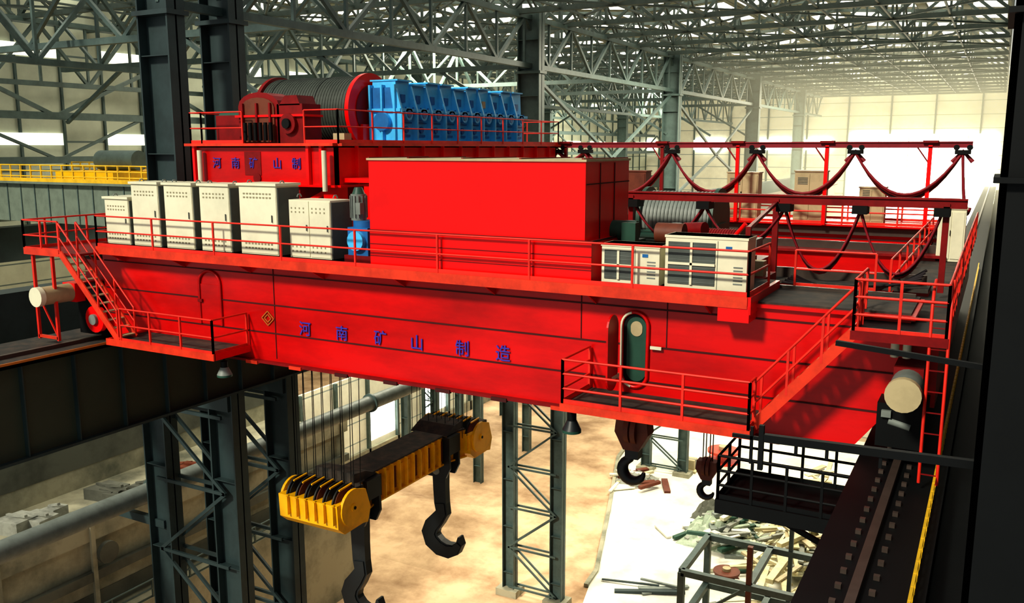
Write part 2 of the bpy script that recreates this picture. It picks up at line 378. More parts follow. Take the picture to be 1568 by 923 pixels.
def aircon(x0,x1,h,frac):
    b=B(); y0,y1=21.15,21.95; z=-3.5
    b.box(x0,x1,y0,y1,z+0.08,z+h,CREAM); b.box(x0-0.02,x1+0.02,y0-0.02,y1+0.02,z+h-0.06,z+h,CREAM)
    b.box(x0+0.05,x1-0.05,y0+0.05,y1,z,z+0.08,BLACK)
    gx1=x0+(x1-x0)*frac; gx0=x0+0.08
    b.box(gx0,gx1,y0-0.02,y0,z+0.18,z+h-0.16,GRILL_SHADE)
    k=z+0.24
    while k<z+h-0.2: b.box(gx0,gx1,y0-0.03,y0-0.02,k,k+0.008,GREY); k+=0.09
    xm=(gx0+gx1)/2; zm=z+h*0.5
    b.box(xm-0.03,xm+0.03,y0-0.05,y0,z+0.18,z+h-0.16,CREAM); b.box(gx0,gx1,y0-0.05,y0,zm-0.03,zm+0.03,CREAM)
    b.box(gx1+0.05,gx1+0.06,y0-0.01,y0,z+0.1,z+h-0.1,GRILL_SHADE)
    for i in range(6): b.box(x1-0.32,x1-0.1,y0-0.012,y0,z+0.25+i*0.08,z+0.28+i*0.08,GREY)
    b.box(gx1+0.25,gx1+0.4,y0-0.012,y0,z+h-0.3,z+h-0.22,BLUED)
    return b.done("air_conditioner_unit")
aircon(-8.85,-7.3,1.08,0.55); aircon(-7.15,-5.12,1.38,0.62)

def vmotor(x,y):
    b=B(); z=-3.5
    b.box(x-0.5,x+0.5,y-0.4,y+0.4,z,z+0.25,REDD); b.box(x-0.38,x+0.38,y-0.35,y+0.35,z+0.25,z+1.1,BLUED)
    b.cyl((x,y-0.5,z+0.7),(x,y+0.4,z+0.7),0.3,BLUE,18); b.cyl((x,y,z+1.1),(x,y,z+1.3),0.34,BLUED,18)
    b.cyl((x-0.2,y,z+1.3),(x-0.2,y,z+2.1),0.24,GREY,18); b.cyl((x-0.2,y,z+2.1),(x-0.2,y,z+2.3),0.2,GREEN,18,r2=0.12)
    for i in range(14):
        t=2*math.pi*i/14; c,s=math.cos(t),math.sin(t)
        b.beam((x-0.2+0.26*c,y+0.26*s,z+1.38),(x-0.2+0.26*c,y+0.26*s,z+2.05),0.02,0.03,GREY)
    b.box(x-0.05,x+0.12,y-0.35,y-0.15,z+1.5,z+1.85,GREY)
    return b.done("geared_motor")
vmotor(-17.05,21.9)

# ------------------------------------------------------------------ main hoist trolley
tr=empty("main_hoist_trolley")
b=B()
X0,X1,Y0,Y1=-27.3,-20.2,24.5,42.0
b.box(X0,X1,Y0,Y1,0.0,0.12,REDD)
b.box(X0,X1,Y0,Y0+0.12,-1.3,0.14,REDG)
for (a,c,e,f) in ((X0,X1,Y1-0.12,Y1),(X0,X0+0.12,Y0,Y1),(X1-0.12,X1,Y0,Y1)):
    b.box(a,c,e,f,-1.3,0.14,RED)
b.box(X0,X1,Y0-0.15,Y0+0.25,-1.37,-1.29,RED); b.box(X0-0.05,X1+0.05,Y0-0.25,Y0+0.2,0.05,0.15,ORNG)
b.box(X1-0.2,X1+0.25,Y0,Y1,0.05,0.15,ORNG); b.box(X1-0.2,X1+0.15,Y0,Y1,-1.37,-1.29,RED)
for x in (X0+0.3,-21.4,-20.8): b.box(x-0.06,x+0.06,Y0-0.14,Y0+0.0,-1.3,0.05,RED)
b.box(-24.5,-23.7,Y0-0.02,Y0,-1.0,-0.15,REDD); b.cyl((-23.9,Y0-0.05,-1.1),(-23.9,Y0,-1.1),0.18,REDD,14)
y=25.5
while y<42: b.box(X1,X1+0.14,y,y+0.06,-1.3,0.05,RED); y+=1.4
for x in (-25.8,-22.2):
    b.box(x-0.3,x+0.3,Y0,Y1,-2.0,-1.3,REDD)
for x in (X0+0.5,-24.0,X1-0.5):
    for y in (Y0+0.5,27.8,36.6,Y1-0.5):
        zb=-3.9
        b.box(x-0.3,x+0.3,y-0.3,y+0.3,zb+0.6,-1.3,RED)
        b.cyl((x-0.35,y-0.15,zb+0.35),(x-0.35,y+0.15,zb+0.35),0.35,REDD,18); b.cyl((x+0.35,y-0.15,zb+0.35),(x+0.35,y+0.15,zb+0.35),0.35,REDD,18)
        b.box(x-0.8,x+0.8,y-0.28,y-0.2,zb+0.25,zb+0.8,RED)
b.box(X0,X1,Y0+0.3,Y0+0.7,-2.9,-2.5,RED); b.box(X1-0.7,X1-0.3,Y0,Y1,-2.9,-2.5,RED)
b.beam((X0+0.5,Y0+0.4,-1.4),(-24.6,Y0+0.4,-2.6),0.15,0.15,RED); b.beam((X1-0.5,Y0+0.4,-1.4),(-23.4,Y0+0.4,-2.6),0.15,0.15,RED)
b.cyl((-26.6,Y0-0.2,-0.1),(-26.6,Y0-0.2,-1.7),0.1,CREAM,10); b.cyl((-20.5,Y0-0.3,-0.1),(-20.5,Y0-0.3,-1.5),0.09,CREAM,10)
b.beam((-19.3,Y0+0.6,-1.3),(-19.3,Y0+0.6,-3.3),0.25,0.25,RED); b.box(-20.2,-19.0,Y0+0.3,Y0+2.5,-1.2,-1.05,RED)
b.done("trolley_frame",tr)
lettering("trolley_character","河南矿山制",(-25.9,-24.95,-24.05,-22.9,-22.0),Y0-0.03,-0.55,0.44,BTEXT,tr)
b=B()
b.rail([(X0+0.6,Y0+0.05,0.14),(X0,Y0+0.05,0.14),(X0,Y1,0.14)],1.15,1.6,0.028); b.rail([(X0+0.6,Y0+0.05,0.14),(-24.6,Y0+0.05,0.14)],1.15,1.6,0.028); b.rail([(-21.6,Y0,0.14),(X1+0.1,Y0,0.14),(X1+0.1,Y1,0.14),(X0,Y1,0.14)],1.15,2.0,0.028)
b.done("trolley_railing",tr)
b=B()
def drum(xa,xb,yc,zc,r):
    b.cyl((xa,yc,zc),(xb,yc,zc),r,DRUM,48)
    n=34
    for i in range(n):
        x=xa+(xb-xa)*(i+0.5)/n
        ring=[(x,yc+(r+0.005)*math.cos(2*math.pi*k/40),zc+(r+0.005)*math.sin(2*math.pi*k/40)) for k in range(41)]
        b.tube(ring,0.02,BLACK if i%17==4 else DRUM,5)
    for x,m in ((xa,REDD),(xb,RED)):
        b.cyl((x-0.08,yc,zc),(x+0.10,yc,zc),r+0.12,m,48); b.cyl((x+0.1,yc,zc),(x+0.14,yc,zc),r*0.75,REDD,32)
        b.box(x-0.25,x+0.25,yc-0.8,yc+0.8,0.12,zc-0.5,RED)
drum(-27.0,-22.3,29.2,1.4,1.38); drum(-27.0,-22.3,38.2,1.3,1.3)
b.done("rope_drums",tr)
b=B()
gx0,gx1=-22.05,-20.75
g0=28.9; ys=[g0+i*1.045 for i in range(11)]; gy1=ys[-1]
b.box(gx0,gx1,g0,gy1,0.14,1.45,BLUE)
for i in range(10):
    a,c=ys[i],ys[i+1]
    hh=2.55 if i%3!=1 else 2.42
    b.prism([(a+0.0,1.45),(c-0.0,1.45),(c-0.08,hh),(a+0.08,hh)],'X',gx0+0.08,gx1-0.12,BLUE)
    b.box(gx0-0.02,gx1+0.0,a+0.04,c-0.04,hh,hh+0.06,BLUE)
    vs=[(gx1,a-0.05,0.2),(gx1+0.24,a-0.05,0.2),(gx1+0.24,a-0.05,1.4),(gx1-0.05,a-0.05,2.4),(gx1-0.3,a-0.05,2.4)]
    vs+=[(x,y_+0.1,z) for x,y_,z in vs]
    b.add(vs,[(0,1,2,3,4),(5,6,7,8,9),(0,1,6,5),(1,2,7,6),(2,3,8,7),(3,4,9,8),(4,0,5,9)],BLUE)
    b.cyl((gx1,(a+c)/2,1.3),(gx1+0.2,(a+c)/2,1.3),0.25,BLUE,18,m2=BLUE); b.cyl((gx1+0.18,(a+c)/2,1.3),(gx1+0.22,(a+c)/2,1.3),0.15,BLUED,18)
    b.cyl((gx1,(a+c)/2,0.7),(gx1+0.08,(a+c)/2,0.7),0.13,BLUED,12)
    b.box(gx1,gx1+0.04,a+0.25,c-0.25,0.42,0.5,BLUED)
    b.box(gx1,gx1+0.03,a+0.12,c-0.12,0.95,1.0,BLUED)
    b.box(gx1-0.13,gx1-0.08,a+0.38,c-0.38,1.75,2.05,CREAM2 if i==6 else BLUED)
b.box(gx0-0.06,gx1+0.2,g0-0.1,gy1+0.1,1.38,1.50,BLUE); b.box(gx0-0.05,gx1+0.26,g0-0.1,gy1+0.1,0.14,0.28,BLUE)
for i in range(40): b.cyl((gx1+0.14,g0+0.1+i*0.26,1.5),(gx1+0.14,g0+0.1+i*0.26,1.56),0.04,BLUED,6)
b.cyl(((gx0+gx1)/2,g0+0.02,1.0),((gx0+gx1)/2,g0-0.2,1.0),0.36,BLUE,20,m2=BLUED)
b.box(gx0+0.1,gx1-0.1,g0-0.03,g0+0.1,1.5,2.3,BLUED)
for x in (gx0+0.08,(gx0+gx1)/2,gx1-0.05): b.box(x-0.04,x+0.04,g0-0.16,g0+0.12,0.2,2.4,BLUE)
b.done("blue_gearbox",tr)
b=B()
prof=[(-25.2,0.12),(-25.2,1.5)]+[(-24.2-1.0*math.cos(math.pi*i/8),1.5+0.5*math.sin(math.pi*i/8)) for i in range(1,8)]+[(-23.2,1.5),(-23.2,0.12)]
b.prism(prof,'Y',25.0,25.9,REDD)
b.prism([(-25.0,0.2),(-25.0,1.45)]+[(-24.2-0.8*math.cos(math.pi*i/8),1.45+0.36*math.sin(math.pi*i/8)) for i in range(1,8)]+[(-23.4,1.45),(-23.4,0.2)],'Y',24.95,25.0,RUST)
b.box(-23.3,-22.1,25.0,26.0,0.12,1.55,REDD); b.prism([(-23.2,1.5),(-22.2,1.5),(-22.35,1.85),(-22.9,1.85)],'Y',25,25.9,REDD)
for x in (-24.9,-24.2,-23.55): b.box(x-0.04,x+0.04,24.86,24.97,0.2,1.6,REDD)
b.box(-25.3,-22.0,24.9,26.0,1.1,1.18,RED); b.cyl((-22.7,24.85,0.85),(-22.7,25,0.85),0.36,REDD,24); b.cyl((-22.7,24.75,0.85),(-22.7,24.9,0.85),0.18,BLACK,16)
for i in range(6): b.cyl((-24.7+i*0.25,24.8,0.9),(-24.7+i*0.25,24.8,0.25),0.07,BLACK,8)
b.box(-26.6,-25.4,25.2,26.4,0.12,1.2,REDD); b.cyl((-26.7,25.8,0.95),(-25.3,25.8,0.95),0.45,GREEN,24)
b.box(-20.9,-20.4,25.2,25.6,0.14,0.5,CREAM2)
b.done("brake_and_motor_housing",tr)
b=B()
for yc in (28.4,36.9):
    for i in range(7):
        x=-25.4+i*0.5
        for dy in (-0.35,0.35): b.cyl((x,yc-0.6+dy*0.6,-14.2),(x+0.1,yc-0.6+dy,0.2),0.018,BLACK,5)
b.done("hoist_ropes",tr)

# ------------------------------------------------------------------ lifting beam with hooks
lb=empty("ladle_lifting_beam")
b=B()
top=[(-25.0,28.1),(-22.7,28.1),(-23.05,29.6),(-23.05,35.6),(-22.7,36.8),(-25.0,36.8),(-24.6,35.4),(-24.6,29.8)]
b.prism(top,'Z',-15.35,-14.0,YEL,None)
b.prism([(x+(0.06 if x>-24 else -0.06),y) for x,y in top],'Z',-14.0,-13.92,DECK)
b.prism([(x+(0.12 if x>-24 else -0.12),y) for x,y in top],'Z',-15.43,-15.35,YEL)
for yy,s in ((28.1,1),(36.8,-1)):
    b.prism([(yy,-13.95),(yy+s*1.6,-13.95),(yy+s*0.8,-13.6),(yy,-13.5)],'X',-24.9,-22.8,DECK)
y=29.8
while y<35.6: b.box(-23.05,-22.84,y,y+0.06,-15.35,-13.98,YEL); b.box(-23.045,-23.0,y+0.12,y+0.45,-15.2,-14.2,RUST if int(y*2)%2 else YEL); y+=0.55
for yc in (27.3,37.6):
    xa,xb=-25.5,-22.2
    b.prism([(yc-0.95,-14.2),(yc-0.9,-15.2),(yc-0.5,-15.55),(yc+0.9,-15.5),(yc+1.0,-14.6),(yc+0.5,-14.2)],'X',xa+0.1,xb-0.1,YEL)
    b.prism([(yc-0.6,-14.4),(yc+0.95,-14.4),(yc+0.9,-13.9),(yc+0.3,-13.85)],'X',xa+0.2,xb-0.2,DECK)
    for x in (xa,xb-0.12):
        pr=[(yc+0.78*math.cos(t),-14.55+0.78*math.sin(t)) for t in [math.radians(a) for a in range(60,271,15)]]
        pr+= [(yc+0.9,-15.5),(yc+1.1,-14.9),(yc+0.8,-14.0)]
        b.prism(pr,'X',x,x+0.12,YEL)
        b.cyl((x-0.05,yc,-14.55),(x+0.17,yc,-14.55),0.16,YEL,16); b.cyl((x-0.08,yc,-14.55),(x+0.2,yc,-14.55),0.07,BLACK,12)
    for i in range(6):
        x=xa+0.4+i*0.48
        b.cyl((x,yc-0.1,-14.4),(x+0.16,yc-0.1,-14.4),0.7,RUST if i%2 else HOOK,28); b.cyl((x+0.05,yc-0.1,-14.4),(x+0.11,yc-0.1,-14.4),0.8,HOOK,28)
        b.beam((x+0.25,yc-0.98,-14.2),(x+0.25,yc-0.98,-15.0),0.08,0.2,YEL); b.beam((x+0.25,yc+0.2,-13.62),(x+0.25,yc-0.6,-13.67),0.06,0.06,YEL)
b.done("beam_and_sheave_blocks",lb)
for n,yc in enumerate((29.2,35.7)):
    b=B(); cx=-23.45; z0=-16.4 if n==0 else -16.1
    pts=[(0,1.4),(0.02,-0.7),(0.05,-1.5),(0.12,-2.0),(-0.12,-2.4),(-0.42,-2.8),(-0.55,-3.2),(-0.42,-3.6),(-0.05,-3.9),(0.4,-3.98),(0.8,-3.8),(1.0,-3.45),(0.98,-3.1)]
    if n==1: pts=[(x*1.15,z) for x,z in pts]
    hw=[0.42,0.36,0.35,0.35,0.38,0.42,0.46,0.48,0.44,0.38,0.28,0.18,0.05]
    b.ribbon([(cx+x,z0+z) for x,z in pts],hw,yc-0.2,yc+0.2,HOOK)
    b.ribbon([(cx+x,z0+z) for x,z in pts[2:-1]],[w*0.75 for w in hw[2:-1]],yc-0.26,yc+0.26,HOOK)
    for dy in (-0.42,0.42):
        b.prism([(cx-0.5,-16.1),(cx+0.6,-16.1),(cx+0.85,-15.6),(cx+0.8,-14.4),(cx+0.45,-14.1),(cx-0.5,-14.2)],'Y',yc+dy-0.07,yc+dy+0.07,HOOK)
    b.cyl((cx+0.05,yc-0.55,-15.75),(cx+0.05,yc+0.55,-15.75),0.22,GREY,16)
    b.box(cx+0.45,cx+0.85,yc-0.5,yc+0.5,-14.9,-14.0,HOOK)
    b.done(f"laminated_hook_{n+1}",lb)

def aux_hook(x,y,zt,zb,s):
    b=B()
    for dx in (-0.25*s,-0.1*s,0.1*s,0.25*s): b.cyl((x+dx,y,zt-0.3),(x+dx,y,-4.2),0.022,BLACK,5)
    for dx in (-0.2*s,0.02*s): b.cyl((x+dx,y,zt-0.5*s),(x+dx+0.16*s,y,zt-0.5*s),0.5*s,RUST,24)
    b.prism([(x-0.5*s,zt-0.15*s),(x+0.5*s,zt-0.15*s),(x+0.55*s,zt-0.6*s),(x+0.25*s,zt-1.15*s),(x-0.25*s,zt-1.15*s),(x-0.55*s,zt-0.6*s)],'Y',y-0.28*s,y+0.28*s,RUST)
    b.cyl((x,y-0.32*s,zt-0.55*s),(x,y+0.32*s,zt-0.55*s),0.16*s,REDD,14)
    b.box(x-0.22*s,x+0.22*s,y-0.2*s,y+0.2*s,zt-1.45*s,zt-1.1*s,HOOK)
    R=0.36*s; cz=zb+R+0.14*s
    pts=[(x,y,zt-1.3*s),(x,y,cz+0.7*s)]
    rad=[0.11*s,0.12*s]
    for i in range(15):
        t=math.radians(110+i*17.5)
        pts.append((x+R*math.cos(t),y,cz+R*math.sin(t))); rad.append((0.13+0.06*math.sin(math.pi*min(1,i/11)))*s*(1 if i<12 else (15-i)/4+0.15))
    b.tube(pts,rad,HOOK,12)
    return b.done("auxiliary_crane_hook")
aux_hook(-10.4,28.0,-9.0,-11.6,1.1); aux_hook(-8.9,32.0,-11.6,-13.3,0.74)

def flood(x,y,zt,i):
    b=B()
    b.beam((x,y,zt),(x,y,zt-0.5),0.05,0.05,BLACK); b.beam((x,y,zt),(x,y+0.8,zt),0.06,0.06,BLACK)
    b.cyl((x,y,zt-0.3),(x,y,zt-0.5),0.12,BLACK,16); b.cyl((x,y,zt-0.5),(x,y,zt-0.75),0.13,GREY if i==1 else HOOK,20,r2=0.25); b.cyl((x,y,zt-0.75),(x,y,zt-0.82),0.25,GREEN,20)
    b.done(f"floodlight_{i}",crane)
flood(-22.2,20.8,-6.7,1); flood(-9.3,20.4,-6.5,2)

def winch(x,y,z,s,dm):
    b=B()
    b.box(x-1.9*s,x+2.1*s,y-1.3*s,y+1.3*s,z,z+0.25*s,REDD)
    b.cyl((x-0.9*s,y+0.5*s,z+1.15*s),(x+0.9*s,y+0.5*s,z+1.15*s),0.72*s,dm,32)
    for dx in (-0.95,0.95): b.cyl((x+(dx-0.05)*s,y+0.5*s,z+1.15*s),(x+(dx+0.05)*s,y+0.5*s,z+1.15*s),0.84*s,GREEN,32); b.box(x+(dx-0.1)*s,x+(dx+0.1)*s,y+0.1*s,y+0.9*s,z+0.2*s,z+1.1*s,GREEN)
    for i in range(17):
        xx=x+(-0.8+i*0.1)*s
        b.tube([(xx,y+0.5*s+0.72*s*math.cos(k*0.2618),z+1.15*s+0.72*s*math.sin(k*0.2618)) for k in range(25)],0.03*s,dm,4)
    b.prism([(y-1.2*s,z+0.2*s),(y+0.9*s,z+0.2*s),(y+0.9*s,z+1.3*s),(y+0.3*s,z+1.6*s),(y-1.2*s,z+0.9*s)],'X',x-1.75*s,x-1.2*s,GREEN)
    b.cyl((x-1.2*s,y-0.75*s,z+0.62*s),(x+0.1*s,y-0.75*s,z+0.62*s),0.36*s,GREEN,20)
    for i in range(12):
        t=2*math.pi*i/12; b.beam((x-1.0*s,y-0.75*s+0.38*s*math.cos(t),z+0.62*s+0.38*s*math.sin(t)),(x-0.1*s,y-0.75*s+0.38*s*math.cos(t),z+0.62*s+0.38*s*math.sin(t)),0.03,0.03,GREEN)
    b.cyl((x+0.25*s,y-0.75*s,z+0.62*s),(x+0.32*s,y-0.75*s,z+0.62*s),0.34*s,RED,20); b.cyl((x+0.1*s,y-0.75*s,z+0.62*s),(x+0.9*s,y-0.75*s,z+0.62*s),0.12*s,GREY,12)
    b.box(x+0.8*s,x+1.7*s,y-1.05*s,y-0.45*s,z+0.25*s,z+0.75*s,GREY); b.prism([(y-1.1*s,z+0.75*s),(y-0.4*s,z+0.75*s),(y-0.6*s,z+1.05*s),(y-0.9*s,z+1.05*s)],'X',x+0.9*s,x+1.6*s,REDD)
    b.cyl((x+1.3*s,y+0.4*s,z+0.25*s),(x+1.3*s,y+0.4*s,z+0.95*s),0.25*s,RUST,16); b.box(x+1.5*s,x+1.95*s,y-0.2*s,y+0.3*s,z+0.25*s,z+0.8*s,CREAM2)
    return b.done("auxiliary_winch")
winch(-9.3,28.6,-3.9,1.3,GREY); winch(-7.0,24.9,-3.7,0.75,REDD)
b=B()
for (x,y,z,c) in ((-9.0,23.4,-3.5,GREEN),(-7.6,23.2,-3.5,RUST)):
    b.box(x-0.3,x+0.4,y-0.3,y+0.3,z,z+1.0,c); b.cyl((x-0.35,y-0.4,z+1.25),(x+0.4,y-0.4,z+1.25),0.28,c,18); b.cyl((x+0.05,y,z+1.0),(x+0.05,y,z+1.5),0.14,GREY,12)
b.box(-8.9,-8.5,22.6,22.9,-2.6,-2.0,GREEN); b.box(-6.4,-5.4,23.2,23.9,-2.6,-2.35,GREY); b.box(-6.2,-5.6,23.2,23.9,-3.5,-2.6,BLACK)
b.cyl((-7.4,23.5,-2.2),(-6.8,23.3,-2.15),0.2,REDD,14); b.cyl((-6.0,23.3,-2.3),(-5.7,23.2,-1.95),0.06,RED,8)
b.done("brake_thrusters",crane)
def locker(x,y,w,h,z,m):
    b=B(); b.box(x,x+w,y,y+0.8,z,z+h,m); b.box(x-0.04,x+w+0.04,y-0.04,y+0.84,z+h,z+h+0.06,m)
    b.box(x+0.05,x+w/2-0.02,y-0.03,y,z+0.1,z+h-0.1,m); b.box(x+w/2+0.02,x+w-0.05,y-0.03,y,z+0.1,z+h-0.1,m)
    b.box(x+w*0.45,x+w*0.48,y-0.06,y-0.03,z+h*0.5,z+h*0.6,BLACK)
    for i in range(5): b.box(x+0.15,x+w/2-0.1,y-0.045,y-0.03,z+h*0.75+i*0.07,z+h*0.75+i*0.07+0.03,GRILL_SHADE)
    return b.done("control_locker")
locker(-11.7,43.6,1.5,2.2,-3.42,CREAM2); locker(-8.5,43.6,1.4,2.3,-3.42,CREAM2); locker(-5.6,43.6,1.1,1.6,-3.42,CREAM2); locker(-17.9,43.6,2.0,2.2,-3.42,RUST); locker(-1.85,36,0.9,1.9,-4.1,CREAM)

# ------------------------------------------------------------------ runways
b=B()
ya,yb=-2,190
b.box(-30.0,-29.05,ya,yb,-10.6,-7.25,GIRD); b.box(-30.5,-28.6,ya,yb,-7.3,-7.18,DECK); b.box(-30.3,-28.8,ya,yb,-10.7,-10.6,STEEL)
b.box(-29.75,-29.6,ya,yb,-7.18,-7.04,RAILS); b.box(-28.66,-28.6,ya,yb,-7.3,-7.1,GOLD); b.box(-32.2,-30.5,ya,yb,-7.3,-7.2,DECK)
y=0
while y<60: b.box(-29.05,-28.85,y,y+0.05,-10.6,-7.3,STEEL); y+=2.0
b.done("runway_girder_left")
b=B()
b.box(-1.95,-0.95,4,190,-10.4,-7.25,BLACK); b.box(-2.4,-0.5,4,190,-7.3,-7.18,BLACK); b.box(-2.2,-0.6,4,190,-10.5,-10.4,BLACK)
b.box(-1.62,-1.46,4,190,-7.18,-7.04,RAILS); b.box(-0.5,2.15,10.5,190,-7.9,-7.8,BLACK)
y=5
while y<45:
    b.box(-1.86,-1.76,y,y+0.1,-7.18,-7.10,RAILS); b.box(-1.33,-1.23,y,y+0.1,-7.18,-7.10,RAILS)
    y+=0.6
for z in (-7.1,-6.85): b.box(-0.72,-0.67,4,60,z,z+0.04,YELR)
y=5
while y<50: b.beam((-0.69,y,-7.2),(-0.69,y,-6.8),0.045,0.045,YELR); y+=0.5
b.done("runway_girder_right")

b=B()
b.box(-5.4,-2.0,20.4,22.4,-8.55,-8.4,BLACK)
b.rail([(-5.4,22.4,-8.4),(-5.4,20.4,-8.4),(-2.2,20.4,-8.4)],1.1,0.8,0.035,BLACK,mid=(0.33,0.66)); b.rail([(-5.4,22.4,-8.4),(-2.2,22.4,-8.4)],1.1,0.8,0.035,BLACK,mid=(0.33,0.66))
b.box(-5.45,-2.0,20.35,20.45,-8.75,-8.4,BLACK); b.box(-5.45,-5.35,20.4,22.4,-8.75,-8.4,BLACK)
b.beam((-2.0,21.4,-9.9),(-5.2,21.4,-8.6),0.12,0.12,BLACK)
b.done("inspection_platform")

# ------------------------------------------------------------------ columns
def hcol(b,x,y,z0,z1,wx,wy,m,t=0.07):
    b.box(x-wx/2,x-wx/2+t,y-wy/2,y+wy/2,z0,z1,m); b.box(x+wx/2-t,x+wx/2,y-wy/2,y+wy/2,z0,z1,m); b.box(x-wx/2,x+wx/2,y-t/2,y+t/2,z0,z1,m)
    z=z0+2
    while z<z1: b.box(x-wx/2+t,x+wx/2-t,y-wy/2+0.05,y+wy/2-0.05,z,z+0.04,m); z+=4.2
def column(xo,xi,y,m,wl=1.0):
    b=B(); zt=-10.7; xm=(xo+xi)/2
    for x in (xo,xi):
        hcol(b,x,y,-H,zt,wl,0.8,m); b.box(x-wl*0.9,x+wl*0.9,y-0.8,y+0.8,-H,-H+0.6,CONC2)
    s=1 if xi>xo else -1
    z=-H+0.8; k=0
    while z<zt-1:
        z2=min(z+3.6,zt-0.3)
        for dy in (-0.35,0.35):
            b.beam((xo,y+dy,z),(xi,y+dy,z),0.12,0.16,m); b.beam((xo if k%2 else xi,y+dy,z),(xi if k%2 else xo,y+dy,z2),0.12,0.16,m)
        z=z2;k+=1
    b.box(min(xo,xi)-0.6,max(xo,xi)+0.6,y-0.5,y+0.5,zt-0.9,zt,m)
    hcol(b,xm-0.4*s,y,zt,10.2,1.9,0.95,m,0.09)
    b.box(xm-0.4*s-1.1,xm-0.4*s+1.1,y-0.6,y+0.6,5.6,5.8,m)
    b.prism([(xm-0.4*s,-9.2),(xi+s*0.5,-10.7),(xm-0.4*s,-10.7)],'Y',y-0.3,y+0.3,m)
    return b.done("steel_column")
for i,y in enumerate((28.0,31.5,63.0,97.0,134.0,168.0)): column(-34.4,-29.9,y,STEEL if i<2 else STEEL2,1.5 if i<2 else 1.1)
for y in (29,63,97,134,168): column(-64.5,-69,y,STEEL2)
b=B()
b.box(0.0,0.06,8.8,9.8,-H,10,BLACK); b.box(1.2,1.26,8.8,9.8,-H,10,BLACK); b.box(0.0,1.26,9.25,9.35,-H,10,BLACK); b.box(0.0,1.26,8.8,8.86,-H,10,BLACK)
b.beam((-1.28,9.0,-1.88),(0.1,9.0,-1.98),0.05,0.05,BLACK); b.beam((-1.92,9.0,-2.95),(0.1,9.0,-2.9),0.07,0.08,BLACK)
b.beam((-2.05,9.0,-2.85),(-2.05,9.0,-3.25),0.03,0.03,BLACK); b.beam((-1.95,9.0,-2.82),(-1.95,9.0,-3.3),0.05,0.05,BLACK); b.beam((-2.25,9.0,-2.97),(-1.9,9.0,-2.97),0.03,0.04,BLACK)
for x in (-1.6,-1.3,-0.8): b.beam((x,9.0,-2.95),(x,9.0,-3.08),0.03,0.03,BLACK)
for z in (-0.3,1.1): b.box(-0.05,0.3,8.7,9.9,z,z+0.05,BLACK)
b.done("steel_column_near")
b=B()
for y in (20,43,66,97,134,168): hcol(b,1.2,y,-H,10.2,1.0,0.8,STEEL); hcol(b,-1.4,y,-H,-10.5,1.0,0.8,STEEL)
b.done("steel_column_row_right")

# ------------------------------------------------------------------ roof
b=B()
def truss(b,xa,xb,y,zb=10.0,zt=13.2,n=8):
    zm=zt+1.2
    top=lambda i: zt+ (zm-zt)*(1-abs(i/n*2-1))
    P=[(xa+(xb-xa)*i/n) for i in range(n+1)]
    b.beam((xa,y,zb),(xb,y,zb),0.38,0.38,TRUSS)
    for i in range(n):
        b.beam((P[i],y,top(i)),(P[i+1],y,top(i+1)),0.3,0.3,TRUSS)
        b.beam((P[i],y,zb if i%2==0 else top(i)),(P[i+1],y,top(i+1) if i%2==0 else zb),0.24,0.24,TRUSS)
        b.beam((P[i],y,zb),(P[i],y,top(i)),0.18,0.18,TRUSS)
bays=((-33.2,-0.2,44),(-68,-33.2,28),(-103,-68,36))
for xa,xb,ys in bays:
    y=ys
    while y<193:
        truss(b,xa,xb,y)
        n=8
        if y+8.5<194:
            for i in range(0,n+1):
                x=xa+(xb-xa)*i/n; b.beam((x,y,10),(x,y+8.5,10),0.14,0.14,TRUSS)
                if i<n and i%2==0:
                    x2=xa+(xb-xa)*(i+2)/n
                    if (int(y/8.5)+i//2)%2==0: b.beam((x,y,10),(x2,y+8.5,10),0.14,0.14,TRUSS)
                    else: b.beam((x2,y,10),(x,y+8.5,10),0.14,0.14,TRUSS)
                if i%2==0:
                    b.beam((x,y,13.3),(x,y+4.25,10.1),0.16,0.16,TRUSS); b.beam((x,y+8.5,13.3),(x,y+4.25,10.1),0.16,0.16,TRUSS)
        y+=8.5
b.done("roof_trusses")
b=B()
for xr,ya in ((-32.6,28),(-50.5,30),(-67.5,29),(1.0,66)):
    m=STEEL2
    z0,z1=(6.2,9.8) if xr>-40 else (5.0,9.8)
    for z in (z0,z1): b.beam((xr,ya,z),(xr,190,z),0.38,0.38,m)
    y=ya;k=0
    while y<189:
        b.beam((xr,y,z0 if k%2 else z1),(xr,y+4.25,z1 if k%2 else z0),0.24,0.24,m); b.beam((xr,y,z0),(xr,y,z1),0.18,0.18,m); y+=4.25;k+=1
for a,c in ((63,97),(97,134)):
    b.beam((-32.6,a,5.8),(-32.6,(a+c)/2,-1.0),0.25,0.25,STEEL2); b.beam((-32.6,(a+c)/2,-1.0),(-32.6,c,5.8),0.25,0.25,STEEL2)
    b.beam((-32.6,a,-6),(-32.6,(a+c)/2,-1.0),0.25,0.25,STEEL2); b.beam((-32.6,(a+c)/2,-1.0),(-32.6,c,-6),0.25,0.25,STEEL2)
for z in (-1.0,2.5): b.beam((-67.5,29,z),(-67.5,190,z),0.4,0.55,STEEL2)
for y in range(30,190,17):
    b.beam((-67.5,y,2.5),(-67.5,y+8.5,6.2),0.3,0.3,STEEL2); b.beam((-67.5,y+17,2.5),(-67.5,y+8.5,6.2),0.3,0.3,STEEL2)
    b.beam((-67.5,y,-1),(-67.5,y+8.5,2.5),0.22,0.22,STEEL2); b.beam((-67.5,y+17,-1),(-67.5,y+8.5,2.5),0.22,0.22,STEEL2)
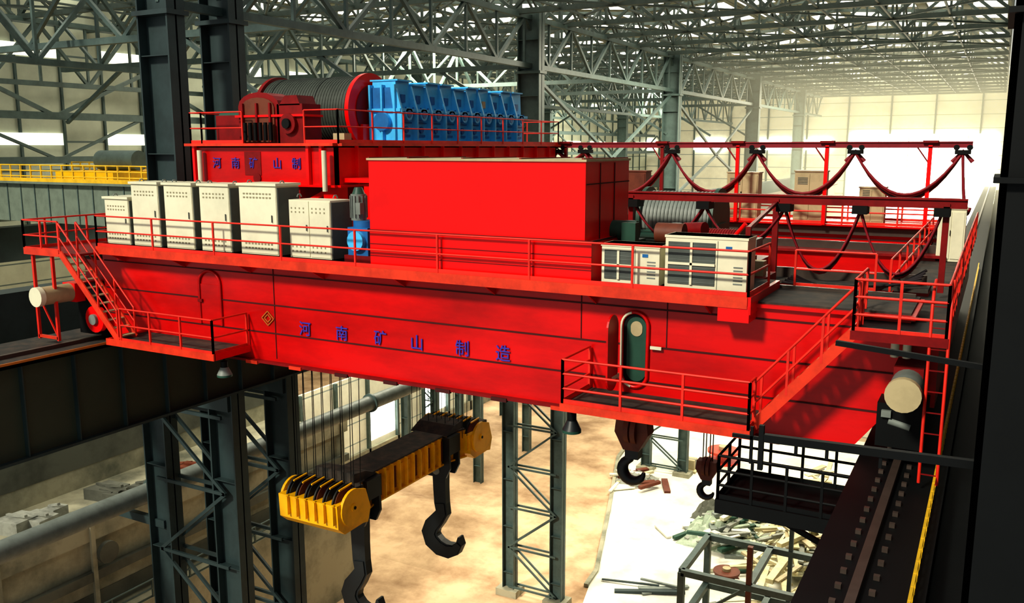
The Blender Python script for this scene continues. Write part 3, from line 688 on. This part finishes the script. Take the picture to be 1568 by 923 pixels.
for y in (36.5,48,63,80,97,114,134):
    b.beam((-32.6,y,6.2),(-67.5,y,6.2),0.38,0.38,STEEL2)
    for i in range(8):
        xa=-32.6-i*4.36; b.beam((xa,y,6.2 if i%2 else 10),(xa-4.36,y,10 if i%2 else 6.2),0.22,0.22,STEEL2)
    b.beam((-67.5,y,2.0),(-60,y,6.2),0.25,0.25,STEEL2); b.beam((-33,y,1.5),(-41,y,6.2),0.25,0.25,STEEL2)
b.done("longitudinal_bracing")
b=B(); s=B()
for xa,xb,ys in bays:
    y=ys; mid=(xa+xb)/2
    while y<194:
        for (x0,x1,z0,z1) in ((xa,mid,13.6,14.8),(mid,xb,14.8,13.6)):
            def quad(bb,ya,yb,m,f0=0,f1=1):
                xx0=x0+(x1-x0)*f0; xx1=x0+(x1-x0)*f1; zz0=z0+(z1-z0)*f0; zz1=z0+(z1-z0)*f1
                bb.add([(xx0,ya,zz0),(xx1,ya,zz1),(xx1,yb,zz1),(xx0,yb,zz0),(xx0,ya,zz0+0.1),(xx1,ya,zz1+0.1),(xx1,yb,zz1+0.1),(xx0,yb,zz0+0.1)],
                   [(0,1,2,3),(4,5,6,7),(0,1,5,4),(1,2,6,5),(2,3,7,6),(3,0,4,7)],m)
            quad(b,y,y+4.3,ROOF)
            f=0.0
            for k in range(4):
                quad(b,y+4.3,y+8.5,ROOF,f,f+0.04); quad(s,y+4.3,y+8.5,SKYL,f+0.04,f+0.22); quad(b,y+4.3,y+8.5,ROOF,f+0.22,f+0.25); f+=0.25
        y+=8.5
b.done("ceiling_roof_sheet"); s.done("window_roof_skylights")

# ------------------------------------------------------------------ walls & floor
b=B(); b.box(-104,3,195,195.3,-H,15,SIDE2)
for x in range(-100,2,8): b.box(x-0.15,x+0.15,194.6,195,-H,14,STEEL2)
b.done("wall_far")
b=B(); b.box(-27.5,-1,194.4,194.55,-16,2.6,WIN)
for x in (-22,-16.5,-11,-6): b.box(x,x+0.12,194.3,194.4,-16,2.6,SIDE2)
b.done("window_1")
b=B()
for x in (-92,-76,-60,-46,-38): b.box(x,x+7,194.4,194.55,-0.5,1.6,WIN)
b.done("window_2")
b=B(); b.box(-104.3,-104,20,195,-H,15,SIDE); b.done("wall_left_far")
b=B()
b.box(-71.3,-71.0,24,195,-8,13,SIDE)
for y in range(26,195,4): b.box(-71.0,-70.8,y,y+0.2,-8,13,STEEL2)
b.done("wall_left")
b=B()
for y in range(30,190,12): b.box(-70.8,-70.75,y+0.2,y+7.8,0.2,1.2,WIN2); b.box(-70.8,-70.75,y+0.2,y+7.8,7.4,8.4,WIN2)
b.done("window_3")
b=B(); b.box(2.2,2.5,12,195,-H,15,GIRD); b.done("wall_right_light_block")  # dark wall added to block light from the right
b=B(); b.add([(-105,-5,-H),(5,-5,-H),(5,196,-H),(-105,196,-H)],[(0,1,2,3)],DIRT); b.done("floor")
b=B(); b.prism([(-27,60),(-2.5,60),(-2.5,120),(-42,120),(-39,99),(-34,84),(-29.5,70)],'Z',-H,-H+0.12,CONC)
b.done("concrete_floor_slab")
b=B()
b.prism([(-29.2,67),(-29.5,70),(-34,84),(-39,99),(-42,120),(-41.6,120),(-38.6,99),(-33.6,84),(-29.1,70),(-28.8,67)],'Z',-H,-H+0.35,CONC2)
b.done("slab_kerb")

b=B()
b.box(-66.3,-66.0,58,121,-H,-27,SIDE2); b.box(-66.0,-65.8,58,121,-30.6,-30.2,RUST); b.box(-66.0,-65.6,58,121,-H,-H+1.4,CONC2)
for y in range(60,121,6): b.box(-66.0,-65.6,y,y+0.4,-H,-27,STEEL2)
b.done("wall_partition")
b=B()
for y in range(60,120,12): b.box(-65.95,-65.9,y+0.6,y+5.8,-35.8,-31.5,WIN)
b.done("window_5")
b=B()
b.box(-95,-3,122,123,-H,-26,SIDE2)
for x in range(-92,-4,7): b.box(x-0.4,x+0.4,121.2,122,-H,-26,STEEL2)
b.box(-95,-3,121,121.3,-31.6,-31,RUST); b.box(-95,-3,121.2,122,-35.4,-35.1,STEEL2)
b.done("low_annex_building")
b=B()
for x in (-88,-74,-60,-46,-32,-18): b.box(x,x+4.6,120.9,121.1,-34.8,-32,WIN)
b.done("window_4")
b=B()
for y in (84,96,108):
    for x in (-50,-60): hcol(b,x,y,-H,-17,1.0,0.7,STEEL2)
    b.beam((-50,y,-18),(-60,y,-18),0.5,0.8,STEEL2); b.beam((-50,y,-27),(-60,y,-27),0.4,0.5,STEEL2)
    b.beam((-50,y,-27),(-60,y,-18),0.25,0.25,STEEL2); b.beam((-60,y,-27),(-50,y,-18),0.25,0.25,STEEL2)
for x in (-50,-60):
    for z in (-18,-27): b.beam((x,84,z),(x,108,z),0.4,0.6,STEEL2)
b.done("pipe_rack_frame")

b=B()
b.cyl((-36.6,-2,-17.2),(-36.6,110,-17.2),0.5,GREY,24)
for y in range(2,110,9): b.cyl((-36.6,y,-17.2),(-36.6,y+0.15,-17.2),0.65,STEEL2,24)
for y in (28,63): b.beam((-34.4,y,-18.1),(-38.5,y,-18.1),0.3,0.4,STEEL)
b.done("overhead_pipe")

gal=empty("concrete_gallery")
b=B()
b.box(-72,-48,14,58,-H,-24,CONC2); b.box(-48.4,-46.5,14,58,-H,-29,CONC2); b.box(-48,-47.6,14,58,-24,-22.8,CONC2)
b.box(-72,-56,14,60,-24,-19.5,CONC2); b.box(-47.9,-47.5,14,58,-26.6,-26.0,CONCD)
b.box(-47.98,-47.95,14,58,-28.9,-27.6,CONCD); b.box(-56.0,-55.95,14,60,-22.5,-20.3,CONCD)
for y in range(15,58,6): b.box(-47.65,-47.45,y,y+0.3,-29,-22.8,CONC2)
b.cyl((-47.5,34,-25.0),(-47.2,34,-25.0),0.7,CONCD,20)
b.done("gallery_walls",gal)
b=B()
b.rail([(-56,15,-19.5),(-56,58,-19.5)],1.2,2.5,0.06,STEEL); b.rail([(-46.6,15,-29),(-46.6,58,-29)],1.2,3,0.06,STEEL2)
b.done("gallery_railing",gal)
def stack(x,y,z,m):
    b=B()
    for i in range(5):
        r=random.uniform; dx,dy=r(-1,1),r(-1.2,1.2); w,d,h=r(.5,1.2),r(.5,1.2),r(.3,.9)
        b.prism([(x+dx-w,y+dy-d),(x+dx+w,y+dy-d*0.6),(x+dx+w*0.8,y+dy+d),(x+dx-w*0.9,y+dy+d*0.8)],'Z',z,z+h,m)
        b.beam((x+dx-w,y+dy,z+h),(x+dx+w,y+dy,z+h+0.3),0.2,0.15,m)
    return b.done("scrap_bundle")
stack(-52,39,-24,CONCD); stack(-52,43.5,-24,RUST); stack(-53,33,-24,WOOD2); stack(-51,28,-24,GREEN)
b=B(); b.cyl((-60,43,-19.5),(-60,43,-18.9),1.8,RED,24); b.cyl((-60,43,-18.9),(-60,43,-18.5),1.3,REDD,24)
for i in range(12):
    t=2*math.pi*i/12; b.box(-60+1.6*math.cos(t)-.1,-60+1.6*math.cos(t)+.1,43+1.6*math.sin(t)-.1,43+1.6*math.sin(t)+.1,-18.9,-18.6,RED)
b.done("red_flanged_cover")

b=B()
b.box(-66,-36.5,38,40,-5.0,-2.4,GIR2); b.box(-66,-36.5,37.6,40.2,-2.4,-2.25,GIR2)
x=-65
while x<-37: b.box(x,x+0.08,37.95,38.0,-5,-2.4,STEEL2); x+=1.5
b.rail([(-66,37.7,-2.25),(-36.5,37.7,-2.25)],1.1,1.1,0.05,YELR,mid=(0.33,0.66)); b.box(-66,-36.5,37.62,37.7,-2.3,-2.0,YELR)
b.rail([(-66,47,-2.25),(-36.5,47,-2.25)],1.1,1.1,0.05,YELR,mid=(0.33,0.66)); b.box(-66,-36.5,47,49,-5,-2.3,GIR2)
b.box(-66,-64.5,36,51,-5.4,-4.2,GIR2); b.box(-38,-36.5,36,51,-5.4,-4.2,GIR2)
b.box(-58,-52,40,46,-2.2,-1.6,YEL); b.cyl((-57,43,-0.9),(-53,43,-0.9),0.7,STEEL2,20)
b.done("neighbour_bridge_crane")
b=B()
b.box(-67.5,-66,14,190,-8.6,-6,STEEL); b.box(-37.2,-36,14,190,-8.6,-6,STEEL)
b.done("runway_girder_adjacent_bay")

# ------------------------------------------------------------------ shop floor clutter
b=B()
X=(-17.8,-9.7);Y=(58.3,65.0)
for x in X:
    for y in Y: b.beam((x,y,-H),(x,y,-30),0.45,0.45,STEEL2)
for z in (-30,-34):
    for y in Y: b.beam((X[0],y,z),(X[1],y,z),0.45,0.45,STEEL2)
    for x in X+(-13.0,): b.beam((x,Y[0],z),(x,Y[1],z),0.45,0.45,STEEL2)
b.beam((-13,58.3,-H),(-13,58.3,-27),0.35,0.35,RUST); b.beam((-11.5,65,-H),(-11.5,65,-27),0.3,0.3,STEEL2); b.beam((-17.8,58.3,-34),(-13,58.3,-30),0.2,0.2,STEEL2)
b.done("steel_equipment_frame")
mp=empty("building_material_pile")
def pile(cx,cy,rx,ry,n,m,lmin,lmax,hmax,name,parent=None,ang=(0.5,0.8,1.0,2.2)):
    b=B()
    for i in range(n):
        x=cx+random.gauss(0,rx/2); y=cy+random.gauss(0,ry/2); a=random.choice(ang)+random.gauss(0,0.3); l=random.uniform(lmin,lmax)/2
        z=-H+0.2+random.random()*hmax*max(0.1,1-abs(x-cx)/rx); t=random.uniform(-0.05,0.12)*l
        b.beam((x-l*math.cos(a),y-l*math.sin(a),z),(x+l*math.cos(a),y+l*math.sin(a),z+abs(t)),random.uniform(.2,.7),random.uniform(.08,.4),random.choice(m))
    return b.done(name,parent)
pile(-14,86,3.6,14,230,[WOOD,WOOD,CREAM,CREAM2,WOOD2],2,7,3.2,"timber_boards",mp,(1.2,1.5,1.8,0.4))
pile(-20.5,83,3.6,5,130,[SHEET,CONC,GREY,GREEN,WOOD2,CREAM],1,4,2.6,"steel_scrap",mp)
pile(-33.5,92,4,3.5,24,[WOOD,CONC2,CONC,RUST],1,3.5,1.2,"loose_boards",mp)
pile(-24,69,3,2,5,[STEEL,GREY],3,7,0.3,"steel_sections",mp)
b=B()
for (cx,cy,rx,ry,h,m) in ((-21.5,83,3.4,4,2.2,SHEET),(-14.5,88,3,7,3.0,WOOD),(-18,93,3,4,2.2,CREAM),(-34,93,2.2,2,0.9,WOOD2),(-23.5,88,2,2.5,1.6,CONCD)):
    n=14; vs=[]
    for i in range(n+1):
        for j in range(n+1):
            u=i/n*2-1; v=j/n*2-1; f=max(0,1-u*u)*max(0,1-v*v)
            vs.append((cx+u*rx+random.uniform(-.1,.1),cy+v*ry+random.uniform(-.1,.1),-H+0.1+h*f*random.uniform(0.5,1.3)))
    fs=[(i*(n+1)+j,(i+1)*(n+1)+j,(i+1)*(n+1)+j+1,i*(n+1)+j+1) for i in range(n) for j in range(n)]
    b.add(vs,fs,m)
b.done("sheeting_mounds",mp)
b=B()
for (cx,cy,rx,ry,h) in ((-52,74,7,4,0.9),(-44,66,5,3,0.7),(-57,90,5,6,1.2),(-38,78,3,5,0.5)):
    n=16; vs=[]
    for i in range(n+1):
        for j in range(n+1):
            u=i/n*2-1; v=j/n*2-1; f=max(0,1-u*u)**1.5*max(0,1-v*v)**1.5
            vs.append((cx+u*rx,cy+v*ry,-H+0.02-0.05*(f==0)+h*f*random.uniform(0.85,1.1)))
    b.add(vs,[(i*(n+1)+j,(i+1)*(n+1)+j,(i+1)*(n+1)+j+1,i*(n+1)+j+1) for i in range(n) for j in range(n)],DIRT,True)
b.done("earth_mounds")
def reel(x,y,s,m):
    b=B(); z=-H+0.12
    b.cyl((x,y,z+0.8*s),(x,y,z+1.0*s),1.3*s,m,24); b.cyl((x,y,z),(x,y,z+0.8*s),0.6*s,m,20); b.cyl((x,y,z+1.0*s),(x,y,z+1.3*s),0.4*s,CREAM2,16); b.cyl((x,y,z),(x,y,z+0.15*s),1.3*s,m,24)
    return b.done("cable_reel")
reel(-18.5,74,0.9,RUST); reel(-27,104,1.5,ORNG)
def crate(x,y,s):
    b=B(); z=-H+0.12
    b.box(x-s,x+s,y-s*.7,y+s*.7,z+0.2,z+0.3,WOOD)
    for k in (-0.9,0,0.85): b.box(x-s,x+s,y+k*s*.7,y+k*s*.7+.15,z,z+.2,WOOD)
    b.box(x-s*.8,x+s*.8,y-s*.5,y+s*.5,z+.3,z+.3+s*.9,CREAM2); b.box(x-s*.85,x+s*.85,y-s*.1,y+s*.1,z+.3,z+.32+s*.9,WOOD2)
    return b.done("crate_on_pallet")
crate(-30,99,1.3); crate(-38,104,1.5)

# ------------------------------------------------------------------ light & camera
w=bpy.data.worlds.new("World"); bpy.context.scene.world=w; w.use_nodes=True
bg=w.node_tree.nodes["Background"]; bg.inputs[0].default_value=(0.94,0.98,0.95,1); bg.inputs[1].default_value=0.45
def sun(name,d,e,ang,col):
    l=bpy.data.lights.new(name,'SUN'); l.energy=e; l.angle=math.radians(ang); l.color=col
    o=bpy.data.objects.new(name,l); bpy.context.collection.objects.link(o)
    o.rotation_euler=Vector(d).to_track_quat('-Z','Y').to_euler(); o.location=(-10,-20,H+40)
sun("sun_daylight",(0.25,0.85,-0.66),3.4,7,(1.0,0.94,0.78))
for i,(x,y,e) in enumerate(((-17,85,22000),(-50,75,18000),(-17,150,36000),(-52,140,20000))):  # area lights added to brighten the shop floor, no real fittings
    l=bpy.data.lights.new(f"floor_fill_light_{i}",'AREA'); l.energy=e; l.size=14; l.color=(1,0.93,0.72)
    o=bpy.data.objects.new(f"floor_fill_light_{i}",l); bpy.context.collection.objects.link(o); o.location=(x,y,H+9.6)

# glowing volume added to imitate hazy light deep in the bay
b=B(); b.box(-32,1.8,98.5,194.2,-37.5,13.3,STEEL); hz=b.done("haze_glow")
hm=bpy.data.materials.new("haze_glow"); hm.use_nodes=True; nt=hm.node_tree
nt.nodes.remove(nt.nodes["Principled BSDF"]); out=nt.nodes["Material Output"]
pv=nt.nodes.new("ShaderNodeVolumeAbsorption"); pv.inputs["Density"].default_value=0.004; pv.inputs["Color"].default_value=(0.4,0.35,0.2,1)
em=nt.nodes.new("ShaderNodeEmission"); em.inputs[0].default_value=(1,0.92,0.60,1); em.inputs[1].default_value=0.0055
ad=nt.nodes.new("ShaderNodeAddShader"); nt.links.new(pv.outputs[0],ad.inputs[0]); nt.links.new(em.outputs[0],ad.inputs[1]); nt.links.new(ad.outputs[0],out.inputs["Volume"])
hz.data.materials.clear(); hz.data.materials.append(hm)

cam=bpy.data.cameras.new("Camera"); cam.lens=36*1364/1568; cam.sensor_width=36; cam.clip_end=600
co=bpy.data.objects.new("Camera",cam); bpy.context.collection.objects.link(co); co.location=(0,0,H)
yaw=math.radians(28.5); pitch=math.radians(9.8)
co.rotation_euler=(math.pi/2-pitch,0,yaw)
sc=bpy.context.scene; sc.camera=co
sc.view_settings.view_transform='Standard'
try: sc.view_settings.look='Medium High Contrast'
except Exception: pass
